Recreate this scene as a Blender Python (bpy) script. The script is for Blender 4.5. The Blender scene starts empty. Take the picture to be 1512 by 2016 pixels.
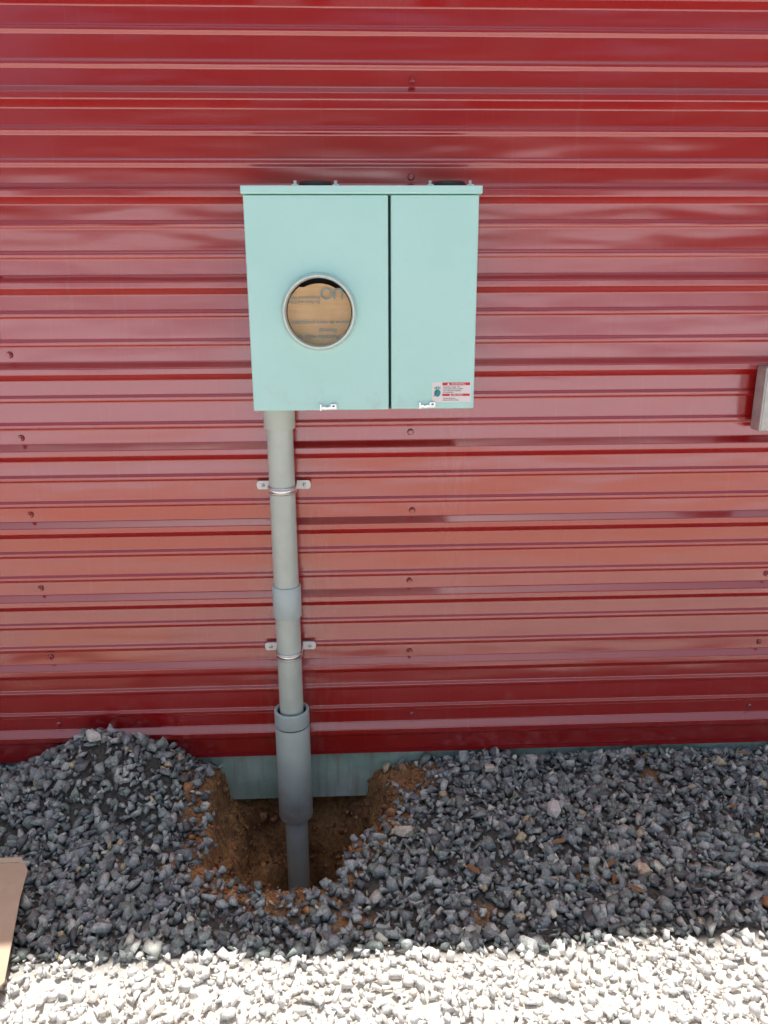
import bpy, bmesh, math, random
import numpy as np
from mathutils import Vector, Matrix, noise
random.seed(4); rng=np.random.default_rng(7)
S=bpy.context.scene
S.view_settings.view_transform='Standard'; S.view_settings.look='None'; S.view_settings.exposure=0
COL=S.collection
def link(o,parent=None):
    COL.objects.link(o)
    if parent is not None: o.parent=parent
    return o
def empty(name,loc=(0,0,0)):
    e=bpy.data.objects.new(name,None); e.empty_display_size=.1; COL.objects.link(e); e.location=loc; return e
def meshobj(name,verts,faces,mat=None,parent=None,smooth=False):
    me=bpy.data.meshes.new(name); me.from_pydata([tuple(v) for v in verts],[],faces); me.update()
    if mat: me.materials.append(mat)
    if smooth: me.polygons.foreach_set('use_smooth',[True]*len(me.polygons))
    return link(bpy.data.objects.new(name,me),parent)
def bmobj(name,bm,mat=None,parent=None,smooth=False):
    me=bpy.data.meshes.new(name); bm.normal_update(); bm.to_mesh(me); bm.free()
    if mat: me.materials.append(mat)
    if smooth: me.polygons.foreach_set('use_smooth',[True]*len(me.polygons))
    return link(bpy.data.objects.new(name,me),parent)
def box(name,x0,x1,y0,y1,z0,z1,mat=None,parent=None,bev=0,seg=2):
    bm=bmesh.new(); bmesh.ops.create_cube(bm,size=1)
    for v in bm.verts:
        v.co=Vector(((x0+x1)/2+v.co.x*(x1-x0),(y0+y1)/2+v.co.y*(y1-y0),(z0+z1)/2+v.co.z*(z1-z0)))
    if bev: bmesh.ops.bevel(bm,geom=bm.edges[:],offset=bev,segments=seg,affect='EDGES',profile=.5)
    return bmobj(name,bm,mat,parent)
def lathe(name,prof,cx,cy,mat=None,parent=None,n=64,axis='Z',smooth=True,closed=False,cz=0):
    V=[];F=[]
    for r,h in prof:
        for i in range(n):
            a=2*math.pi*i/n
            if axis=='Z': V.append((cx+r*math.cos(a),cy+r*math.sin(a),cz+h))
            else: V.append((cx+r*math.cos(a),cy+h,cz+r*math.sin(a)))
    m=len(prof)
    for j in range(m-1 if not closed else m):
        k=(j+1)%m
        for i in range(n):
            F.append((j*n+i,j*n+(i+1)%n,k*n+(i+1)%n,k*n+i))
    o=meshobj(name,V,F,mat,parent,smooth)
    bm=bmesh.new(); bm.from_mesh(o.data); bmesh.ops.recalc_face_normals(bm,faces=bm.faces[:]); 
    for e in bm.edges:
        if len(e.link_faces)==2 and e.calc_face_angle(0)>math.radians(35): e.smooth=False
    bm.to_mesh(o.data); bm.free()
    return o
# ---------- materials
class NM:
    def __init__(s,name):
        s.m=bpy.data.materials.new(name); s.m.use_nodes=True; s.t=s.m.node_tree; s.n=s.t.nodes; s.b=s.n['Principled BSDF']
    def N(s,t,**k):
        nd=s.n.new(t)
        for a,b in k.items(): setattr(nd,a,b)
        return nd
    def L(s,a,b): s.t.links.new(a,b)
    def coord(s,scale=(1,1,1),kind='Object'):
        tc=s.N('ShaderNodeTexCoord'); mp=s.N('ShaderNodeMapping'); s.L(tc.outputs[kind],mp.inputs[0]); mp.inputs['Scale'].default_value=scale; return mp.outputs[0]
    def axisramp(s,ax,a,b):
        tc=s.N('ShaderNodeTexCoord'); sp=s.N('ShaderNodeSeparateXYZ'); s.L(tc.outputs['Object'],sp.inputs[0])
        mr=s.N('ShaderNodeMapRange'); mr.inputs[1].default_value=a; mr.inputs[2].default_value=b; s.L(sp.outputs[ax],mr.inputs[0]); return mr.outputs[0]
    def mul(s,a,b):
        m=s.N('ShaderNodeMath',operation='MULTIPLY')
        for i,v in enumerate((a,b)):
            if hasattr(v,'links'): s.L(v,m.inputs[i])
            else: m.inputs[i].default_value=v
        return m.outputs[0]
    def noise(s,vec,scale,detail=4,rough=.55):
        n=s.N('ShaderNodeTexNoise'); n.inputs['Scale'].default_value=scale; n.inputs['Detail'].default_value=detail; n.inputs['Roughness'].default_value=rough
        s.L(vec,n.inputs['Vector']); return n.outputs['Fac']
    def ramp(s,fac,stops,interp='LINEAR'):
        r=s.N('ShaderNodeValToRGB'); r.color_ramp.interpolation=interp; e=r.color_ramp.elements
        while len(e)<len(stops): e.new(.5)
        for i,(p,c) in enumerate(stops):
            e[i].position=p; e[i].color=(c[0],c[1],c[2],1) if not isinstance(c,(int,float)) else (c,c,c,1)
        s.L(fac,r.inputs[0]); return r.outputs[0]
    def mix(s,fac,a,b,mode='MIX'):
        m=s.N('ShaderNodeMix',data_type='RGBA',blend_type=mode)
        for sock,v in ((m.inputs[0],fac),(m.inputs[6],a),(m.inputs[7],b)):
            if hasattr(v,'links'): s.L(v,sock)
            elif isinstance(v,(int,float)): sock.default_value=v
            else: sock.default_value=(*v,1)
        return m.outputs[2]
    def bump(s,h,strength=.3,dist=.01,prev=None):
        b=s.N('ShaderNodeBump'); b.inputs['Strength'].default_value=strength; b.inputs['Distance'].default_value=dist; s.L(h,b.inputs['Height'])
        if prev is not None: s.L(prev,b.inputs['Normal'])
        return b.outputs[0]
    def fin(s,col=None,rough=.5,metal=0,nrm=None,spec=.5):
        for sock,v in ((s.b.inputs['Base Color'],col),(s.b.inputs['Roughness'],rough)):
            if v is None: continue
            if hasattr(v,'links'): s.L(v,sock)
            elif isinstance(v,(int,float)): sock.default_value=v
            else: sock.default_value=(*v,1)
        s.b.inputs['Metallic'].default_value=metal; s.b.inputs['Specular IOR Level'].default_value=spec
        if nrm is not None: s.L(nrm,s.b.inputs['Normal'])
        return s.m
def simple(name,c,rough=.5,metal=0,var=.1,scale=30,bump=.0,spec=.5):
    k=NM(name); v=k.coord(); n=k.noise(v,scale,5)
    lo=tuple(x*(1-var) for x in c); hi=tuple(min(1,x*(1+var)) for x in c)
    col=k.ramp(n,[(.3,lo),(.7,hi)])
    nr=k.bump(n,bump,.002) if bump else None
    return k.fin(col,rough,metal,nr,spec)

def wall_mat():
    k=NM('red_painted_steel')
    v=k.coord((1,1,1))
    dust=k.noise(k.coord((1.2,1,2.5)),3,6,.6)
    fine=k.noise(v,220,3,.6)
    streak=k.noise(k.coord((16,1,.6)),4,5,.6)
    base=k.mix(k.ramp(dust,[(.35,0),(.75,.04)]),(.375,.010,.012),(.42,.12,.09))
    base=k.mix(k.ramp(streak,[(.58,0),(.8,.08)]),base,(.45,.22,.17))
    # faint water stains under the meter box and beside the conduit
    run=k.ramp(k.noise(k.coord((9,1,3.0)),5,7,.65),[(.42,0),(.70,1)])
    m1=k.mul(k.mul(k.mul(k.mul(k.axisramp('X',.20,.27),k.axisramp('X',.38,.31)),k.axisramp('Z',1.25,1.20)),k.axisramp('Z',.3,1.0)),run)
    base=k.mix(k.mul(m1,.10),base,(.55,.40,.38))
    m2=k.mul(k.mul(k.mul(k.axisramp('X',-.34,-.24),k.axisramp('X',-.02,-.14)),k.axisramp('Z',1.15,.7)),run)
    base=k.mix(k.mul(m2,.12),base,(.55,.40,.34))
    vo=k.N('ShaderNodeTexVoronoi'); vo.inputs['Scale'].default_value=110; k.L(v,vo.inputs['Vector'])
    sp=k.ramp(vo.outputs['Distance'],[(.06,1),(.15,0)])
    pick=k.ramp(k.noise(v,5,3),[(.5,0),(.62,1)])
    m=k.mul(k.mul(k.mul(sp,pick),k.axisramp('Z',.9,.15)),.35)
    base=k.mix(m,base,(.50,.38,.28))
    rough=k.ramp(dust,[(.3,.15),(.7,.25)])
    can=k.noise(k.coord((.8,1,4)),2.0,2,.5)
    b=k.bump(can,.55,.010); b=k.bump(fine,.02,.001,b)
    k.b.inputs['Coat Weight'].default_value=1; k.b.inputs['Coat IOR'].default_value=1.70; k.b.inputs['Coat Roughness'].default_value=.14; k.L(b,k.b.inputs['Coat Normal'])
    return k.fin(base,rough,0,b,.85)
M={}
M['wall']=wall_mat()
M['red']=simple('red_trim_paint',(.34,.012,.015),.3,0,.1)
def box_mat():
    k=NM('mint_grey_enamel'); v=k.coord(); n=k.noise(v,6,6,.6); g=k.noise(v,45,5,.7)
    c=k.mix(k.ramp(n,[(.35,0),(.7,1)]),(.50,.85,.80),(.47,.83,.775))
    c=k.mix(k.ramp(g,[(.62,0),(.8,.25)]),c,(.38,.57,.52))
    d=k.ramp(k.noise(k.coord((1,1,1)),230,2),[(.74,0),(.78,.5)])
    c=k.mix(d,c,(.30,.30,.27))
    c=k.mix(k.mul(k.ramp(k.noise(v,22,6,.7),[(.5,0),(.7,1)]),k.mul(k.axisramp('Z',1.30,1.2),.35)),c,(.45,.52,.44))
    return k.fin(c,k.ramp(n,[(.3,.30),(.7,.42)]),0,k.bump(k.noise(v,3,2),.2,.01),.5)
M['box']=box_mat()
M['ring']=simple('aluminium_ring',(.62,.72,.68),.3,.4,.05,40)
M['pvc']=simple('grey_pvc',(.51,.59,.54),.26,0,.08,12)
M['cpl']=simple('coupling_pvc',(.48,.60,.60),.42,0,.06,12)
def pvc2():
    k=NM('dusty_grey_pvc'); v=k.coord(); n=k.noise(v,9,6,.6)
    c=k.ramp(n,[(.3,(.42,.50,.47)),(.7,(.51,.60,.56))])
    m=k.mul(k.ramp(k.noise(v,30,6,.7),[(.42,0),(.65,1)]),k.axisramp('Z',.10,-.12))
    c=k.mix(k.mul(m,.6),c,(.42,.28,.17))
    sc=k.ramp(k.noise(k.coord((60,60,3)),6,3),[(.66,0),(.72,.35)])
    c=k.mix(sc,c,(.62,.66,.64))
    return k.fin(c,.5,0,k.bump(n,.05,.002),.5)
M['pvc2']=pvc2()
M['zinc']=simple('zinc_plated_steel',(.75,.77,.76),.28,1,.08,60)
M['galv']=simple('galvanized_steel',(.52,.54,.52),.45,.6,.15,25)
M['ear']=simple('strap_plating',(.84,.86,.84),.35,0,.05,60)
M['black']=simple('black_rubber',(.02,.02,.02),.5)
M['dark']=simple('shadowed_interior',(.05,.055,.055),.7)
M['white']=simple('label_white',(.82,.80,.80),.45,0,.04)
M['lred']=simple('label_red',(.62,.03,.05),.45,0,.05)
M['teal']=simple('label_teal',(.02,.30,.30),.45,0,.05)
M['ink']=simple('label_ink',(.05,.05,.06),.5,0,.05)
M['blue']=simple('print_blue',(.20,.34,.38),.8,0,.2)
M['roof']=simple('roof_steel',(.5,.5,.5),.4)
def card_mat(nm,a,b,cc):
    k=NM(nm); v=k.coord((1,1,1)); n=k.noise(v,18,6,.6); w=k.noise(k.coord((1,1,30)),9,3)
    c=k.mix(k.ramp(n,[(.3,0),(.7,1)]),a,b); c=k.mix(k.ramp(w,[(.4,0),(.7,.25)]),c,cc)
    return k.fin(c,.85,0,k.bump(w,.2,.002),.2)
M['card']=card_mat('corrugated_cardboard',(.60,.41,.22),(.70,.50,.29),(.44,.29,.15))
M['card2']=card_mat('weathered_cardboard',(.62,.46,.32),(.70,.54,.40),(.50,.36,.24))
def conc_mat():
    k=NM('foundation_concrete'); v=k.coord(); n=k.noise(v,7,8,.65); n2=k.noise(v,60,5,.6); s=k.noise(k.coord((9,1,1.2)),4,5)
    c=k.ramp(n,[(.3,(.32,.47,.38)),(.5,(.46,.62,.52)),(.75,(.66,.76,.67))])
    c=k.mix(k.ramp(s,[(.5,0),(.72,.6)]),c,(.34,.28,.18))
    b=k.bump(n2,.5,.004); 
    return k.fin(c,.9,0,b,.2)
M['conc']=conc_mat()
def stone_mat(name,stops,hi=None,mul=(1,1,1),amt=.6):
    k=NM(name); g=k.N('ShaderNodeNewGeometry'); v=k.coord()
    stops=[(p,tuple(min(.85,q*w) for q,w in zip(c,mul))) for p,c in stops]
    c=k.ramp(g.outputs['Random Per Island'],stops,'CONSTANT')
    n=k.noise(v,160,6,.7); n2=k.noise(v,40,4,.6); n3=k.noise(v,1.7,3,.5)
    c=k.mix(amt,c,k.ramp(n,[(.3,.18),(.5,.5),(.70,1.0)]),'OVERLAY')
    c=k.mix(k.ramp(n2,[(.55,0),(.75,.35)]),c,hi or (.48,.50,.48))
    c=k.mix(k.ramp(n3,[(.5,0),(.7,.14)]),c,(.40,.30,.20))
    return k.fin(c,.65,0,k.bump(n,.6,.003),.5)
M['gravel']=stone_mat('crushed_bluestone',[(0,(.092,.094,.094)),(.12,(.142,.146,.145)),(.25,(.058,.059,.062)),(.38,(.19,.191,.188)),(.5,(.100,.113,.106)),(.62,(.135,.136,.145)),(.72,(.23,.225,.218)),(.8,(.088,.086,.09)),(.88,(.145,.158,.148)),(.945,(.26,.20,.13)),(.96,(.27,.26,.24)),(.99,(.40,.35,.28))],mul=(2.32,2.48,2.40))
M['sunlit_gravel']=stone_mat('gravel_painted_sunlit',[(0,(.80,.78,.74)),(.2,(.84,.82,.78)),(.4,(.72,.71,.68)),(.6,(.85,.83,.79)),(.8,(.78,.76,.71)),(.92,(.66,.64,.60)),(.97,(.74,.66,.56))],(.84,.82,.78),(1.02,)*3,.4)  # paler copy of the gravel, sunlight painted into its colour
M['tan']=stone_mat('tan_quartz',[(0,(.66,.52,.36)),(.5,(.70,.62,.50))],(.80,.74,.66))
M['pale']=stone_mat('pale_rock',[(0,(.66,.64,.56)),(.5,(.70,.68,.62))],(.78,.78,.74))
M['clod']=simple('dirt_clod',(.36,.19,.095),.95,0,.6,45,.6,.1)
M['leaf']=simple('dry_leaf_brown',(.32,.16,.07),.8,0,.3,40)
def ground_mat():
    k=NM('ground_soil_and_gravel'); v=k.coord()
    at=k.N('ShaderNodeAttribute'); at.attribute_name='zone'; sp=k.N('ShaderNodeSeparateColor'); k.L(at.outputs['Color'],sp.inputs[0])
    n=k.noise(v,14,8,.65); n2=k.noise(v,90,6,.65)
    dirt=k.ramp(n,[(.28,(.13,.065,.032)),(.42,(.29,.16,.078)),(.55,(.45,.24,.10)),(.66,(.38,.235,.125)),(.78,(.60,.45,.28))])
    dirt=k.mix(.6,dirt,k.ramp(n2,[(.3,.2),(.7,.85)]),'OVERLAY')
    vo=k.N('ShaderNodeTexVoronoi'); vo.inputs['Scale'].default_value=45; k.L(v,vo.inputs['Vector'])
    dk=k.mix(k.ramp(n2,[(.3,0),(.7,1)]),(.05,.048,.045),(.16,.15,.13))
    bw=k.N('ShaderNodeRGBToBW'); k.L(vo.outputs['Color'],bw.inputs[0])
    lt=k.ramp(bw.outputs[0],[(.1,(.66,.62,.55)),(.9,(.80,.77,.70))])  # pale sheet under the sunlit strip, brightness put into the colour
    refl_clay=k.mix(k.ramp(n,[(.3,0),(.7,1)]),(.64,.38,.26),(.72,.48,.36))
    refl_yard=k.mix(k.ramp(n,[(.3,0),(.7,1)]),(.64,.70,.77),(.72,.77,.83))
    lt=k.mix(k.axisramp('Y',-1.7,-2.1),lt,refl_clay); lt=k.mix(k.axisramp('Y',-3.4,-5.2),lt,refl_yard)  # unseen ground bands, added and coloured to tint the wall's reflections
    c=k.mix(sp.outputs[1],dk,lt); c=k.mix(sp.outputs[0],c,dirt)
    gr=k.mix(k.ramp(k.noise(v,.5,8),[(.4,0),(.6,1)]),(.06,.09,.03),(.10,.13,.045))
    c=k.mix(sp.outputs[2],c,gr)
    b=k.bump(n,.8,.02); b=k.bump(n2,.9,.007,b)
    return k.fin(c,.95,0,b,.15)
M['ground']=ground_mat()

# ---------- terrain
poly=np.array([(-.45,.10),(-.455,-.06),(-.475,-.20),(-.425,-.28),(-.435,-.42),(-.36,-.50),(-.26,-.52),(-.19,-.535),(-.10,-.51),(-.05,-.43),(.0,-.34),(.07,-.29),(.11,-.20),(.09,-.10),(.05,0),(.05,.10)])
def sdist(x,y):
    P=np.stack([x,y],-1); d=np.full(x.shape,1e9); ins=np.zeros(x.shape,bool); n=len(poly)
    for i in range(n):
        a=poly[i];b=poly[(i+1)%n]; ab=b-a; ap=P-a; t=np.clip((ap@ab)/(ab@ab),0,1)
        d=np.minimum(d,np.hypot(ap[...,0]-t*ab[0],ap[...,1]-t*ab[1]))
        c=((a[1]>y)!=(b[1]>y))&(x<(b[0]-a[0])*(y-a[1])/(b[1]-a[1]+1e-12)+a[0]); ins^=c
    return np.where(ins,d,-d)
def fbm(x,y,s,seed=0,oct=3):
    out=np.zeros(x.size); xf=x.ravel();yf=y.ravel()
    for i in range(x.size):
        out[i]=noise.fractal(Vector((xf[i]*s+seed,yf[i]*s,seed*1.7)),1.0,2.0,oct)
    return out.reshape(x.shape)
def g(x,y,cx,cy,sx,sy): return np.exp(-((x-cx)/sx)**2-((y-cy)/sy)**2)
def height(x,y,fine=True):
    d=sdist(x,y)
    near=(np.abs(x)<3)&(y>-3)&(y<.3)
    n1=np.zeros(x.shape); n2=np.zeros(x.shape); n3=np.zeros(x.shape)
    if near.any():
        n1[near]=fbm(x[near],y[near],4,3); n2[near]=fbm(x[near],y[near],22,9,4); n3[near]=fbm(x[near],y[near],8,19,3)
    h=.018*n1
    h=h+.02*np.clip(1+y/.5,0,1)*(x>-3)
    h=h+.15*g(x,y,-.80,-.09,.20,.16)+.05*g(x,y,-.62,-.12,.16,.14)+.02*g(x,y,-1.2,-.1,.3,.2)
    h=h-.12*g(x,y,-.16,.02,.21,.13)
    h=h+.015*g(x,y,.45,-.15,.3,.2)-.02*g(x,y,.2,-.6,.4,.15)
    dd=d+.022*n2+.035*n3
    s=np.clip(dd/.035,0,1); s=s*s*(3-2*s)
    s2=np.clip((dd-.05)/.05,0,1); s2=s2*s2*(3-2*s2)
    dp=1-np.hypot((x+.12)/.17,(y+.24)/.27)+.3*n2+.25*n3
    s3=np.clip(dp/.3,0,1); s3=s3*s3*(3-2*s3)
    h=h-.13*s-.14*s2-.28*s3*s+np.where(d>0,.045*n2+.035*n3,0)
    return h,d
ax=np.concatenate([np.arange(-2.4,-.6,.03),np.arange(-.6,.2,.007),np.arange(.2,2.4,.03)])
xs=list(ax);st=.03;x=xs[-1]
while x<500: st*=1.3;x+=st;xs.append(x)
st=.03;x=xs[0]
while x>-500: st*=1.3;x-=st;xs.insert(0,x)
ay=np.concatenate([np.arange(-2.0,-.66,.03),np.arange(-.66,.14,.007)])
ys=list(ay);st=.03;y=ys[-1]
while y<500: st*=1.3;y+=st;ys.append(y)
st=.03;y=ys[0]
while y>-500: st*=1.3;y-=st;ys.insert(0,y)
xs=np.array(xs);ys=np.array(ys)
X,Y=np.meshgrid(xs,ys); H,D=height(X,Y)
H=np.where(Y>.3,np.minimum(H,-.02),H)
nx,ny=len(xs),len(ys)
V=np.stack([X,Y,H],-1).reshape(-1,3)
idx=np.arange(nx*ny).reshape(ny,nx)
Fq=np.stack([idx[:-1,:-1],idx[:-1,1:],idx[1:,1:],idx[1:,:-1]],-1).reshape(-1,4)
me=bpy.data.meshes.new('ground'); me.from_pydata(V.tolist(),[],Fq.tolist()); me.update()
zc=me.color_attributes.new('zone','FLOAT_COLOR','POINT')
dirtm=np.clip((D+.08)/.04,0,1)
dirtm=np.maximum(dirtm,.95*np.clip(g(X,Y,.16,-.08,.12,.11)*1.8-.3,0,1))
for (a,b,r) in [(.62,-.50,.05),(.30,-.60,.05),(-.02,-.62,.06),(.95,-.10,.05)]: dirtm=np.maximum(dirtm,np.clip(g(X,Y,a,b,r,r*.7)*1.6-.3,0,1))
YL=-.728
sunlitm=np.clip((YL-Y)/.02,0,1)  # past the shadow edge, sunlight is painted into the ground colour
grass=np.clip((np.hypot(X,Y)-40)/2,0,1)
arr=np.stack([dirtm,sunlitm,grass,np.ones_like(D)],-1).reshape(-1).astype(np.float32)
zc.data.foreach_set('color',arr); me.materials.append(M['ground'])
me.polygons.foreach_set('use_smooth',[True]*len(me.polygons))
link(bpy.data.objects.new('ground',me))

# ---------- gravel
def hull(npts,flat,seed):
    r=random.Random(seed); bm=bmesh.new()
    sx,sy,sz=1,r.uniform(.55,.9),r.uniform(*flat)
    for i in range(npts):
        v=Vector((r.gauss(0,1),r.gauss(0,1),r.gauss(0,1))).normalized()*r.uniform(.8,1.05)
        v=Vector([math.copysign(abs(c)**.65,c) for c in v])
        bm.verts.new((v.x*sx*.5,v.y*sy*.5,v.z*sz*.5))
    res=bmesh.ops.convex_hull(bm,input=bm.verts[:])
    bmesh.ops.delete(bm,geom=list({e for e in res['geom_interior'] if isinstance(e,bmesh.types.BMVert)}),context='VERTS')
    bmesh.ops.triangulate(bm,faces=bm.faces[:])
    bm.verts.ensure_lookup_table()
    vs=np.array([v.co[:] for v in bm.verts]); fs=np.array([[v.index for v in f.verts] for f in bm.faces]); bm.free(); return vs,fs
stones=[hull(random.choice([8,8,9,10,12]),(.35,.75),i) for i in range(36)]
def rotm(n,tilt=.6):
    q=rng.normal(size=(n,4)); q[:,1:3]*=tilt; q/=np.linalg.norm(q,axis=1,keepdims=True)
    w,x,y,z=q.T
    return np.stack([np.stack([1-2*(y*y+z*z),2*(x*y-z*w),2*(x*z+y*w)],-1),np.stack([2*(x*y+z*w),1-2*(x*x+z*z),2*(y*z-x*w)],-1),np.stack([2*(x*z-y*w),2*(y*z+x*w),1-2*(x*x+y*y)],-1)],1)
def scatter(name,px,py,pz,size,mat,parent=None,tilt=.8):
    n=len(px); R_=rotm(n,tilt); kind=rng.integers(0,len(stones),n)
    Vs=[];Fs=[];off=0
    for k,(vs,fs) in enumerate(stones):
        m=np.where(kind==k)[0]
        if not len(m): continue
        w=np.einsum('nij,vj->nvi',R_[m],vs)*size[m][:,None,None]+np.stack([px[m],py[m],pz[m]],-1)[:,None,:]
        Vs.append(w.reshape(-1,3)); Fs.append((fs[None]+ (np.arange(len(m))*len(vs))[:,None,None]+off).reshape(-1,3)); off+=len(m)*len(vs)
    Vv=np.concatenate(Vs);Ff=np.concatenate(Fs)
    me=bpy.data.meshes.new(name); me.vertices.add(len(Vv)); me.vertices.foreach_set('co',Vv.reshape(-1).astype(np.float32))
    me.loops.add(Ff.size); me.loops.foreach_set('vertex_index',Ff.reshape(-1).astype(np.int32))
    me.polygons.add(len(Ff)); me.polygons.foreach_set('loop_start',(np.arange(len(Ff))*3).astype(np.int32)); me.polygons.foreach_set('loop_total',np.full(len(Ff),3,np.int32))
    me.update(calc_edges=True); me.validate(); me.materials.append(mat)
    return link(bpy.data.objects.new(name,me),parent)
def cand(n,x0,x1,y0,y1):
    x=rng.uniform(x0,x1,n);y=rng.uniform(y0,y1,n); h,d=height(x,y); return x,y,h,d
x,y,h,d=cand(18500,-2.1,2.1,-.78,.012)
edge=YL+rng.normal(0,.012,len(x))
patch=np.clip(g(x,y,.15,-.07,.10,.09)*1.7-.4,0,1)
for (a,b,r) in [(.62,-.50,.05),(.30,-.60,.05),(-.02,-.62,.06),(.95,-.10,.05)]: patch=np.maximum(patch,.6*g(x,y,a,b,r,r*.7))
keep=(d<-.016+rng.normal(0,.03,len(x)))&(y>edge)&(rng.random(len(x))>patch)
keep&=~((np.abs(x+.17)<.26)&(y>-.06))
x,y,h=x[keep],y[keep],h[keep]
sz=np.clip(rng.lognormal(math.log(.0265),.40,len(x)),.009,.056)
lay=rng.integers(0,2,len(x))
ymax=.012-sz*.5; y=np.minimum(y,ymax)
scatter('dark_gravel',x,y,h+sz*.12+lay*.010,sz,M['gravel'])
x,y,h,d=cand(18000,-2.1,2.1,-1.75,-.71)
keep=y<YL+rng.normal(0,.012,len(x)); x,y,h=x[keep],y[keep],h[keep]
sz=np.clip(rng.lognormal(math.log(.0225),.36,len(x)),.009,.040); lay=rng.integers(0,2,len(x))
scatter('sunlit_pale_gravel',x,y,h+sz*.15+lay*.007,sz,M['sunlit_gravel'])  # bright stones stand in for sunlit gravel beyond the shadow edge
x,y,h,d=cand(12000,-.6,.3,-.62,.05)
keep=((d>-.07)&(d<.14)&(rng.random(len(x))<.4))|((g(x,y,.16,-.08,.11,.09)>.45)&(rng.random(len(x))<.7))|((d>=.14)&(rng.random(len(x))<.15))
x,y,h=x[keep],y[keep],h[keep]; sz=np.clip(rng.lognormal(math.log(.011),.65,len(x)),.004,.06)
scatter('dirt_clods',x,np.minimum(y,.03),h,sz,M['clod'])
def single(name,x,y,s,mat,dz=.35,k=3):
    vs,fs=hull(18,(.55,.75),100+k); a=k*1.3; c,sn=math.cos(a),math.sin(a)
    h,_=height(np.array([x]),np.array([y]))
    W=[(x+s*(v[0]*c-v[1]*sn),y+s*(v[0]*sn+v[1]*c),h[0]+.012+s*dz+s*v[2]) for v in vs]
    return meshobj(name,W,[tuple(f) for f in fs.tolist()],mat)
single('rock',.565,-.305,.062,M['pale'],.3,1)
single('rock.001',.125,-.35,.06,M['tan'],.3,2)
single('rock.002',.565,-.03,.045,M['pale'],.3,3)
single('rock.003',-.80,-.10,.055,M['pale'],.4,4)
single('rock.004',.41,-.10,.04,M['tan'],.3,5)
single('rock.005',.75,-.52,.05,M['tan'],.2,6)
single('rock.006',1.02,-.66,.06,M['clod'],.2,7)
def leaves():
    V=[];F=[]
    pts=[(.66,-.56),(.70,-.60),(.74,-.53),(.88,-.06),(.93,-.05),(.55,-.42),(-.5,-.45),(.3,-.5),(.67,-.5),(1.1,-.3),(1.25,-.05),(-.45,-.22)]
    for (x,y) in pts:
        h,_=height(np.array([x]),np.array([y])); z=h[0]+.028; a=random.uniform(0,6.3); L=random.uniform(.015,.026); w=L*.3
        b=len(V)
        for (u,v,t) in [(-1,0,0),(-.3,1,.2),(.5,.8,.25),(1,0,0.1),(.5,-.8,.2),(-.3,-1,.25),(0,0,0)]:
            X_=u*L;Y_=v*w; V.append((x+X_*math.cos(a)-Y_*math.sin(a),y+X_*math.sin(a)+Y_*math.cos(a),z+t*L+random.uniform(0,.006)))
        for i in range(6): F.append((b+i,b+(i+1)%6,b+6))
    meshobj('dry_leaves',V,F,M['leaf'])
leaves()

# ---------- building
B=empty('red_metal_building')
def corr_profile(zb,zt):
    P=[(zb,0)]
    k=-1
    ev=[]
    while True:
        zc_=.147+.2288*k
        if zc_>zt-.03: break
        if zc_>zb+.03:
            ev+= [(zc_-.025,0),(zc_-.0085,.019),(zc_+.0085,.019),(zc_+.025,0)]
        for o in (.0763,.1525):
            m=zc_+o
            if zb+.02<m<zt-.02: ev+=[(m-.010,0),(m-.0045,.0042),(m+.0045,.0042),(m+.010,0)]
        k+=1
    P+=ev; P.append((zt,0))
    out=[P[0]]
    for i in range(1,len(P)-1):
        a,b,c=map(lambda q:Vector(q),(P[i-1],P[i],P[i+1])); 
        r=min(.0026,(a-b).length*.4,(c-b).length*.4); p0=b+(a-b).normalized()*r; p2=b+(c-b).normalized()*r
        for t in (0,.25,.5,.75,1): q=p0*(1-t)**2+b*2*t*(1-t)+p2*t*t; out.append((q.x,q.y))
    out.append(P[-1]); return out
HW=3.30
prof=corr_profile(.072,HW)
xsw=np.linspace(-6,6,61); V=[];F=[]
for xx in xsw:
    for z,o in prof: V.append((xx,-o,z))
n=len(prof)
for i in range(len(xsw)-1):
    for j in range(n-1): F.append((i*n+j,(i+1)*n+j,(i+1)*n+j+1,i*n+j+1))
meshobj('wall_cladding',V,F,M['wall'],B)
box('foundation',-6,6,.016,8,-.115,.10,M['conc'],B)
box('wall_core',-5.97,5.97,.02,7.98,.102,HW-.02,M['roof'],B)
box('base_trim',-6,6,-.004,.012,.060,.0715,M['red'],B)
for nm,x0,x1,y0,y1 in [('side_wall_west',-6.02,-5.972,.0,8),('side_wall_east',5.972,6.02,.0,8),('back_wall',-5.97,5.97,7.985,8.02)]:
    box(nm,x0,x1,y0,y1,.072,HW,M['red'],B)
OV=.15
V=[(-6.2,-OV,HW+.01),(6.2,-OV,HW+.01),(6.2,4,HW+1.2),(-6.2,4,HW+1.2),(-6.2,8+OV,HW+.01),(6.2,8+OV,HW+.01)]
V2=[(a,b,c+.06) for a,b,c in V]
meshobj('roof',V+V2,[(0,3,2,1),(3,4,5,2),(6,7,8,9),(9,8,11,10),(0,1,7,6),(4,10,11,5),(0,6,9,3),(3,9,10,4),(1,2,8,7),(2,5,11,8),(0,4,5,1)],M['roof'],B)
bm=bmesh.new(); bmw=bmesh.new()
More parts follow.
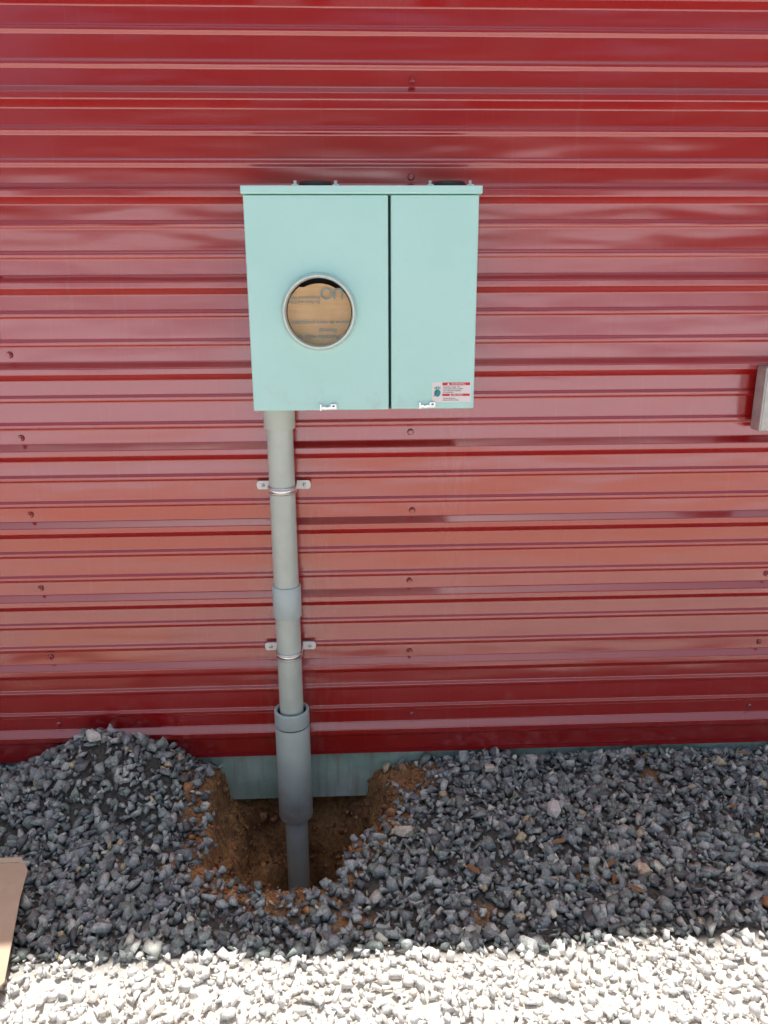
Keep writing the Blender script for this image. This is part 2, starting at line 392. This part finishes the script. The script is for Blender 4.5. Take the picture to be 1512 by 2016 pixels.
def screw(bm,x,z,yo=0):
    tilt=Matrix.Rotation(math.radians(90),4,'X')
    T=Matrix.Translation((x,yo-.0015,z))@tilt
    bmesh.ops.create_cone(bmw,cap_ends=True,segments=20,radius1=.0095,radius2=.0085,depth=.0030,matrix=T)
    T=Matrix.Translation((x,yo-.0045,z))@tilt
    bmesh.ops.create_cone(bm,cap_ends=True,segments=20,radius1=.0085,radius2=.0065,depth=.003,matrix=T)
    T=Matrix.Translation((x,yo-.009,z))@Matrix.Rotation(random.random(),4,'Y')@tilt
    bmesh.ops.create_cone(bm,cap_ends=True,segments=6,radius1=.0052,radius2=.0046,depth=.007,matrix=T)
for i in range(-5,6):
    for k in range(-0,13):
        screw(bm,.168+1.111*i+random.uniform(-.006,.006),.192+.2288*k+random.uniform(-.004,.004))
bmobj('cladding_screws',bm,M['wall'],B); bmobj('screw_washers',bmw,M['black'],B)

# ---------- meter box
E=empty('electric_meter_box')
YF=-.16
box('back_enclosure',-.252,.315,-.134,-.021,1.203,1.744,M['box'],E,.003)
cov=box('meter_cover',-.260,.0955,YF,-.136,1.199,1.7285,M['box'],E,.0035,3)
cut=lathe('cutter',[(.0001,-.1),(.088,-.1),(.088,.1),(.0001,.1)],-.081,-.15,None,None,64,'Y',False,False,1.450)
bm=bmesh.new(); bm.from_mesh(cut.data); bmesh.ops.remove_doubles(bm,verts=bm.verts[:],dist=.0005); bmesh.ops.recalc_face_normals(bm,faces=bm.faces[:]); bm.to_mesh(cut.data); bm.free()
def boolean(o,c):
    md=o.modifiers.new('b','BOOLEAN'); md.object=c; md.operation='DIFFERENCE'; md.solver='EXACT'
    dg=bpy.context.evaluated_depsgraph_get(); nm=bpy.data.meshes.new_from_object(o.evaluated_get(dg)); o.modifiers.clear(); o.data=nm
be=bpy.data.objects['back_enclosure']
boolean(cov,cut)
boolean(be,cut); bpy.data.objects.remove(cut)
box('breaker_door',.1025,.3215,YF,-.136,1.200,1.7285,M['box'],E,.0035,3)
box('rain_cap',-.2645,.3285,-.1665,-.021,1.7305,1.7495,M['box'],E,.0025,3)
box('gap_shade_strip',.0955,.1025,-.140,-.1345,1.2,1.728,M['dark'],E)  # dark strip painted as shade in the gap between cover and door
lathe('meter_ring',[(.0965,-.0005),(.0965,-.005),(.0945,-.009),(.0925,-.012),(.0915,-.024),(.0895,-.0275),(.0865,-.0275),(.0845,-.025),(.0835,-.012),(.0835,.02)],-.081,YF,M['ring'],E,96,'Y',True,False,1.450)
lathe('socket_well',[(.0875,.005),(.0875,.075),(.0001,.075)],-.081,YF,M['dark'],E,64,'Y',True,False,1.450)
V=[(-.081,-.150,1.447)];F=[]
for i in range(48):
    a=2*math.pi*i/48; r=.0815+.001*math.sin(3*a)+(-.007 if 0.9<a<2.2 else 0)
    V.append((-.081+r*math.cos(a),-.150+.002*math.sin(2*a),1.447+r*math.sin(a)))
for i in range(48): F.append((0,1+i,1+(i+1)%48))
meshobj('cardboard_insert',V,F,M['card'],E)
def text(body,x,z,size,mat,y,parent,rot=0,align='CENTER',name=None,bold=0,spin=None):
    c=bpy.data.curves.new(name or 'lettering','FONT'); c.body=body; c.size=size; c.align_x=align; c.align_y='CENTER'; c.extrude=.0002; c.offset=bold
    o=bpy.data.objects.new(name or 'lettering',c); COL.objects.link(o)
    o.matrix_world=Matrix.Translation((x,y,z))@Matrix.Rotation(rot,4,'Y')@Matrix.Rotation(math.radians(90),4,'X')
    bpy.context.view_layer.update(); dg=bpy.context.evaluated_depsgraph_get()
    me=bpy.data.meshes.new_from_object(o.evaluated_get(dg)); mw=o.matrix_world.copy(); bpy.data.objects.remove(o)
    me.transform(mw); me.materials.clear(); me.materials.append(mat)
    return link(bpy.data.objects.new(name or 'lettering',me),parent)
pi=math.pi; YC=-.1535
text('UO',-.048,1.497,.040,M['blue'],YC,E,pi,name='print_large')
text('Ex. Point and Title\nRegistered & Titre',-.118,1.480,.0105,M['blue'],YC,E,pi,name='print_small')
text('source de votre production',-.078,1.424,.0135,M['blue'],YC,E,pi,name='print_line')
text('Norval',-.060,1.405,.0165,M['blue'],YC,E,pi,name='print_name')
text('Assurez-vous sa',-.085,1.388,.0165,M['blue'],YC,E,pi,name='print_vous')
def latch(cx,cz,flip):
    box('latch_plate',cx-.022,cx+.022,YF-.004,YF-.0005,cz-.006,cz+.002,M['zinc'],E,.0006)
    box('latch_tab',cx-.022,cx-.017,YF-.012,YF-.0045,cz-.008,cz+.009,M['zinc'],E,.0006)
    box('latch_hasp',cx+.006,cx+.022,YF-.007,YF-.0045,cz-.004,cz+.009,M['zinc'],E,.0008)
    box('latch_slot',cx+.011,cx+.017,YF-.0078,YF-.0072,cz+.001,cz+.005,M['ink'],E)
    bm=bmesh.new(); bmesh.ops.create_cone(bm,cap_ends=True,segments=16,radius1=.0035,radius2=.0035,depth=.012,matrix=Matrix.Translation((cx-.004,YF-.009,cz-.002))@Matrix.Rotation(pi/2,4,'X')); bmobj('latch_pin',bm,M['zinc'],E)
latch(-.064,1.208,0); latch(.197,1.210,0)
for cx in (-.083,.252):
    lathe('hub_closure',[(.046,0),(.046,.008),(.040,.015),(.0001,.015)],cx,-.095,M['black'],E,40,'Z',True,False,1.7496)
    for dx in (-.050,.050):
        bm=bmesh.new(); bmesh.ops.create_cone(bm,cap_ends=True,segments=12,radius1=.0045,radius2=.0045,depth=.014,matrix=Matrix.Translation((cx+dx,-.13,1.7575))); bmobj('hub_screw',bm,M['zinc'],E)
        box('hub_lug',cx+dx-.008,cx+dx+.008,-.142,-.115,1.7497,1.755,M['ear'],E,.0005)
L=empty('warning_label')
yl=YF-.0008
box('label_base',.2105,.3125,yl,YF-.0001,1.2175,1.2705,M['white'],L)
box('label_header',.237,.310,yl-.0004,yl-.0001,1.2615,1.2690,M['lred'],L)
box('label_band',.237,.310,yl-.0004,yl-.0001,1.2335,1.2395,M['lred'],L)
text('\u25b2 WARNING',.2735,1.2652,.0080,M['white'],yl-.0006,L,name='label_text_1')
text('\u25b2 PELIGRO',.2735,1.2365,.0070,M['white'],yl-.0006,L,name='label_text_2')
text('Hazardous voltage. Will\ncause severe injury or death.\nTurn off power supplying\nthis equipment.',.239,1.2505,.0046,M['ink'],yl-.0003,L,0,'LEFT','label_text_3')
text('Tension peligrosa.\nDesconecte la energia.',.239,1.2255,.0046,M['ink'],yl-.0003,L,0,'LEFT','label_text_4')
V=[(.224+.0085*math.cos(2*pi*i/20),yl-.0004,1.242+.010*math.sin(2*pi*i/20)) for i in range(20)]
meshobj('label_symbol',V,[tuple(range(20))],M['teal'],L)
for i in range(4): box('label_symbol_finger',.2165+i*.0042,.2192+i*.0042,yl-.0004,yl-.0001,1.2525,1.2575+.0015*(i in(1,2)),M['teal'],L)
V=[];F=[]
bz=[(.214,1.233),(.2185,1.237),(.217,1.2415),(.2225,1.2445),(.221,1.2475)]
for i,(a,b) in enumerate(bz): V+=[(a-.0008,yl-.0007,b),(a+.0012,yl-.0007,b)]
for i in range(4): F.append((2*i,2*i+1,2*i+3,2*i+2))
meshobj('label_symbol_bolt',V,F,M['ink'],L)
L.parent=E

# ---------- conduit
C=empty('conduit_pipe'); cx,cy=-.203,-.065
lathe('pipe',[(.0365,1.215),(.0365,-.62)],cx,cy,M['pvc'],C)
lathe('box_adapter',[(.0365,1.137),(.0425,1.1375),(.0435,1.139),(.0435,1.175),(.0425,1.2),(.0425,1.21)],cx,cy,M['pvc'],C)
lathe('coupling',[(.0366,.6725),(.0408,.672),(.0420,.670),(.0420,.576),(.0408,.5742),(.0366,.574)],cx,cy,M['cpl'],C)
SL=empty('expansion_sleeve')
lathe('sleeve_collar',[(.0445,.250),(.0445,.262),(.046,.2635),(.0515,.2635),(.0535,.262),(.0535,.2155),(.0525,.2140),(.0480,.2135)],cx,cy,M['cpl'],SL)
lathe('sleeve_body',[(.0480,.2095),(.0520,.2090),(.0528,.207),(.0540,-.1135),(.0532,-.1155),(.047,-.1155),(.047,-.06)],cx,cy,M['pvc2'],SL)
lathe('sleeve_neck',[(.0485,.2150),(.0485,.208)],cx,cy,M['black'],SL)
lathe('sleeve_seal',[(.0366,.252),(.0400,.252),(.0420,.2565),(.0435,.252),(.0445,.251)],cx,cy,M['black'],SL)
def strap(z):
    P=empty('pipe_strap')
    n=28;V=[];F=[]; r=.0385; hw=.0105
    pts=[]
    for i in range(n+1):
        a=math.pi+math.pi*i/n
        pts.append((cx+r*math.cos(a),cy+r*math.sin(a)))
    pts=[(cx-r,-.014)]+pts+[(cx+r,-.014)]
    for (a,b) in pts: V+=[(a,b,z-hw),(a,b,z+hw)]
    for i in range(len(pts)-1): F.append((2*i,2*i+2,2*i+3,2*i+1))
    o=meshobj('strap_band',V,F,M['zinc'],P,True); md=o.modifiers.new('s','SOLIDIFY'); md.thickness=.0018; md.offset=0
    for dz in (-.0075,.0075):
        V=[];F=[]
        for (a,b) in pts[1:-1]:
            q=Vector((a-cx,b-cy)).normalized()
            for e,zz in ((r,-.0022),(r+.0025,0),(r,.0022)): V.append((cx+q.x*e,cy+q.y*e,z+dz+zz))
        m=len(pts)-2
        for i in range(m-1):
            for j in range(2): F.append((3*i+j,3*i+3+j,3*i+4+j,3*i+1+j))
        meshobj('strap_bead',V,F,M['zinc'],P,True)
    for s in (-1,1):
        bm=bmesh.new(); vs=[]
        x0=cx+s*.038; x1=cx+s*.078; hh=.0125
        outl=[(x0,-hh),(x1-s*.007,-hh)]+[(x1-s*.007+s*.007*math.sin(t),hh*(-math.cos(t))) for t in (.5,1.0,1.57,2.1,2.6)]+[(x1-s*.007,hh),(x0,hh)]
        vs=[bm.verts.new((a,-.0165,z+b)) for a,b in outl]; f=bm.faces.new(vs)
        r_=bmesh.ops.extrude_face_region(bm,geom=[f]); bmesh.ops.translate(bm,verts=[v for v in r_['geom'] if isinstance(v,bmesh.types.BMVert)],vec=(0,.0025,0))
        bmesh.ops.recalc_face_normals(bm,faces=bm.faces[:]); bmobj('strap_ear',bm,M['ear'],P)
        box('strap_standoff',min(x0,x1-s*.02),max(x0,x1-s*.02),-.0138,-.001,z-.008,z+.008,M['galv'],P)
        bm=bmesh.new(); T=Matrix.Translation((cx+s*.060,-.0165,z))@Matrix.Rotation(pi/2,4,'X')
        bmesh.ops.create_uvsphere(bm,u_segments=16,v_segments=8,radius=.006,matrix=T@Matrix.Diagonal((1,1,.6,1))); bmobj('strap_screw',bm,M['zinc'],P,True)
        box('strap_screw_slot',cx+s*.060-.004,cx+s*.060+.004,-.0203,-.0195,z-.0007,z+.0007,M['ink'],P)
strap_z=(.963,.452)
cx,cy=-.203,-.065
for z_ in strap_z: strap(z_)

# ---------- small junction box at right
J=empty('junction_box')
box('junction_body',1.152,1.268,-.072,-.020,1.112,1.292,M['galv'],J,.004,3)
box('junction_lid',1.156,1.264,-.075,-.0725,1.116,1.288,M['galv'],J,.001)
lathe('knockout',[(.0001,-.0005),(.009,-.0005),(.010,.0015)],1.172,-.0755,M['galv'],J,24,'Y',True,False,1.140)
def cardboard():
    o=empty('cardboard_sheet')
    P=[(-1.36,-.450,.050),(-.884,-.457,.052),(-.866,-.482,.050),(-.850,-.57,.046),(-.786,-.815,.040),(-.832,-.90,.036),(-1.40,-.95,.05)]
    bm=bmesh.new(); f=bm.faces.new([bm.verts.new(p) for p in P]); r_=bmesh.ops.extrude_face_region(bm,geom=[f]); bmesh.ops.translate(bm,verts=[v for v in r_['geom'] if isinstance(v,bmesh.types.BMVert)],vec=(0,0,.005)); bmesh.ops.recalc_face_normals(bm,faces=bm.faces[:])
    bmesh.ops.triangulate(bm,faces=bm.faces[:])
    bmobj('sheet',bm,M['card2'],o)
    meshobj('folded_flap',[(-.884,-.457,.058),(-1.36,-.450,.056),(-1.36,-.440,.066),(-.897,-.445,.064)],[(0,1,2,3)],M['card2'],o)
cardboard()

# ---------- surroundings behind the camera (added unseen, to shape the paint reflections)
T_=NM('reflection_foliage'); gI=T_.N('ShaderNodeNewGeometry'); M['fol']=T_.fin(T_.ramp(gI.outputs['Random Per Island'],[(0,(.04,.07,.02)),(.5,(.07,.11,.03)),(1,(.11,.15,.05))]),.7)
V=[];F=[]
for t in range(26):
    tx=-46+t*3.6+random.uniform(-1,1); ty=-36+random.uniform(-2,2); hh=random.uniform(12,16)
    for s in range(6):
        a=2*pi*s/6; b=2*pi*(s+1)/6; k=len(V)
        V+=[(tx+.25*math.cos(a),ty+.25*math.sin(a),-.1),(tx+.25*math.cos(b),ty+.25*math.sin(b),-.1),(tx+.1*math.cos(b),ty+.1*math.sin(b),hh*.7),(tx+.1*math.cos(a),ty+.1*math.sin(a),hh*.7)]; F.append((k,k+1,k+2,k+3))
    cl=[(tx+random.gauss(0,1.4),ty+random.gauss(0,1.2),random.uniform(hh*.2,hh*.95),random.uniform(1.2,2.2)) for _ in range(14)]
    for c in cl:
        for _ in range(90):
            d_=Vector((random.gauss(0,1),random.gauss(0,1),random.gauss(0,1))).normalized()*c[3]*random.uniform(.6,1.1); p=Vector(c[:3])+d_
            u=Vector((random.gauss(0,1),random.gauss(0,1),random.gauss(0,1))).normalized(); w=u.orthogonal().normalized(); s_=random.uniform(.3,.55); k=len(V)
            V+=[tuple(p-u*s_),tuple(p+w*s_*.6),tuple(p+u*s_),tuple(p-w*s_*.6)]; F.append((k,k+1,k+2,k+3))
meshobj('reflection_tree_row',V,F,M['fol'])  # made-up trees, a dark band for the wall to reflect
M['ww']=simple('reflection_siding',(.76,.79,.83),.6); M['wr']=simple('reflection_roof',(.76,.80,.85),.6)
Wb=empty('reflection_building'); X0,X1=-24,15  # made-up pale building, brightens a band of the wall's reflection
box('walls',X0,X1,-32,-26,-.2,2.3,M['ww'],Wb)
for i in range(9):
    xa=X0+2+i*4.1; box('window',xa,xa+1.2,-25.995,-25.95,1.0,1.9,M['dark'],Wb)
meshobj('roof',[(X0-.3,-25.6,2.25),(X1+.3,-25.6,2.25),(X1+.3,-29,4.3),(X0-.3,-29,4.3),(X0-.3,-32.4,2.25),(X1+.3,-32.4,2.25)],[(0,1,2,3),(3,2,5,4)],M['wr'],Wb)
meshobj('gable',[(X0,-26,2.3),(X0,-32,2.3),(X0,-29,4.2),(X1,-26,2.3),(X1,-32,2.3),(X1,-29,4.2)],[(0,1,2),(3,4,5)],M['ww'],Wb)

# ---------- light
SUN_EL=math.radians(80.3)
w=bpy.data.worlds.new('World'); S.world=w; w.use_nodes=True; nt=w.node_tree; bg=nt.nodes['Background']
sk=nt.nodes.new('ShaderNodeTexSky'); sk.sky_type='NISHITA'; sk.sun_disc=False; sk.sun_elevation=SUN_EL; sk.sun_rotation=math.radians(0); sk.dust_density=5; sk.ozone_density=.6; nt.links.new(sk.outputs[0],bg.inputs[0]); bg.inputs[1].default_value=.15
sl=bpy.data.lights.new('sun','SUN'); sl.energy=5; sl.angle=math.radians(.5); sl.color=(1,.96,.9)
so=link(bpy.data.objects.new('sun',sl)); d_=Vector((0.02,math.cos(SUN_EL),math.sin(SUN_EL))); so.rotation_euler=d_.to_track_quat('Z','Y').to_euler(); so.location=(0,2,6)
# ---------- camera
cd=bpy.data.cameras.new('camera'); cam=link(bpy.data.objects.new('camera',cd)); S.camera=cam
cd.sensor_fit='VERTICAL'; cd.sensor_height=24; cd.lens=24*1514/2016; cd.clip_start=.02; cd.clip_end=2000
R=Matrix.Rotation(math.radians(-2.3),4,'Z')@Matrix.Rotation(math.radians(90-16),4,'X')@Matrix.Rotation(math.radians(-0.3),4,'Z')
cam.matrix_world=Matrix.Translation((0,-2.19,1.5))@R
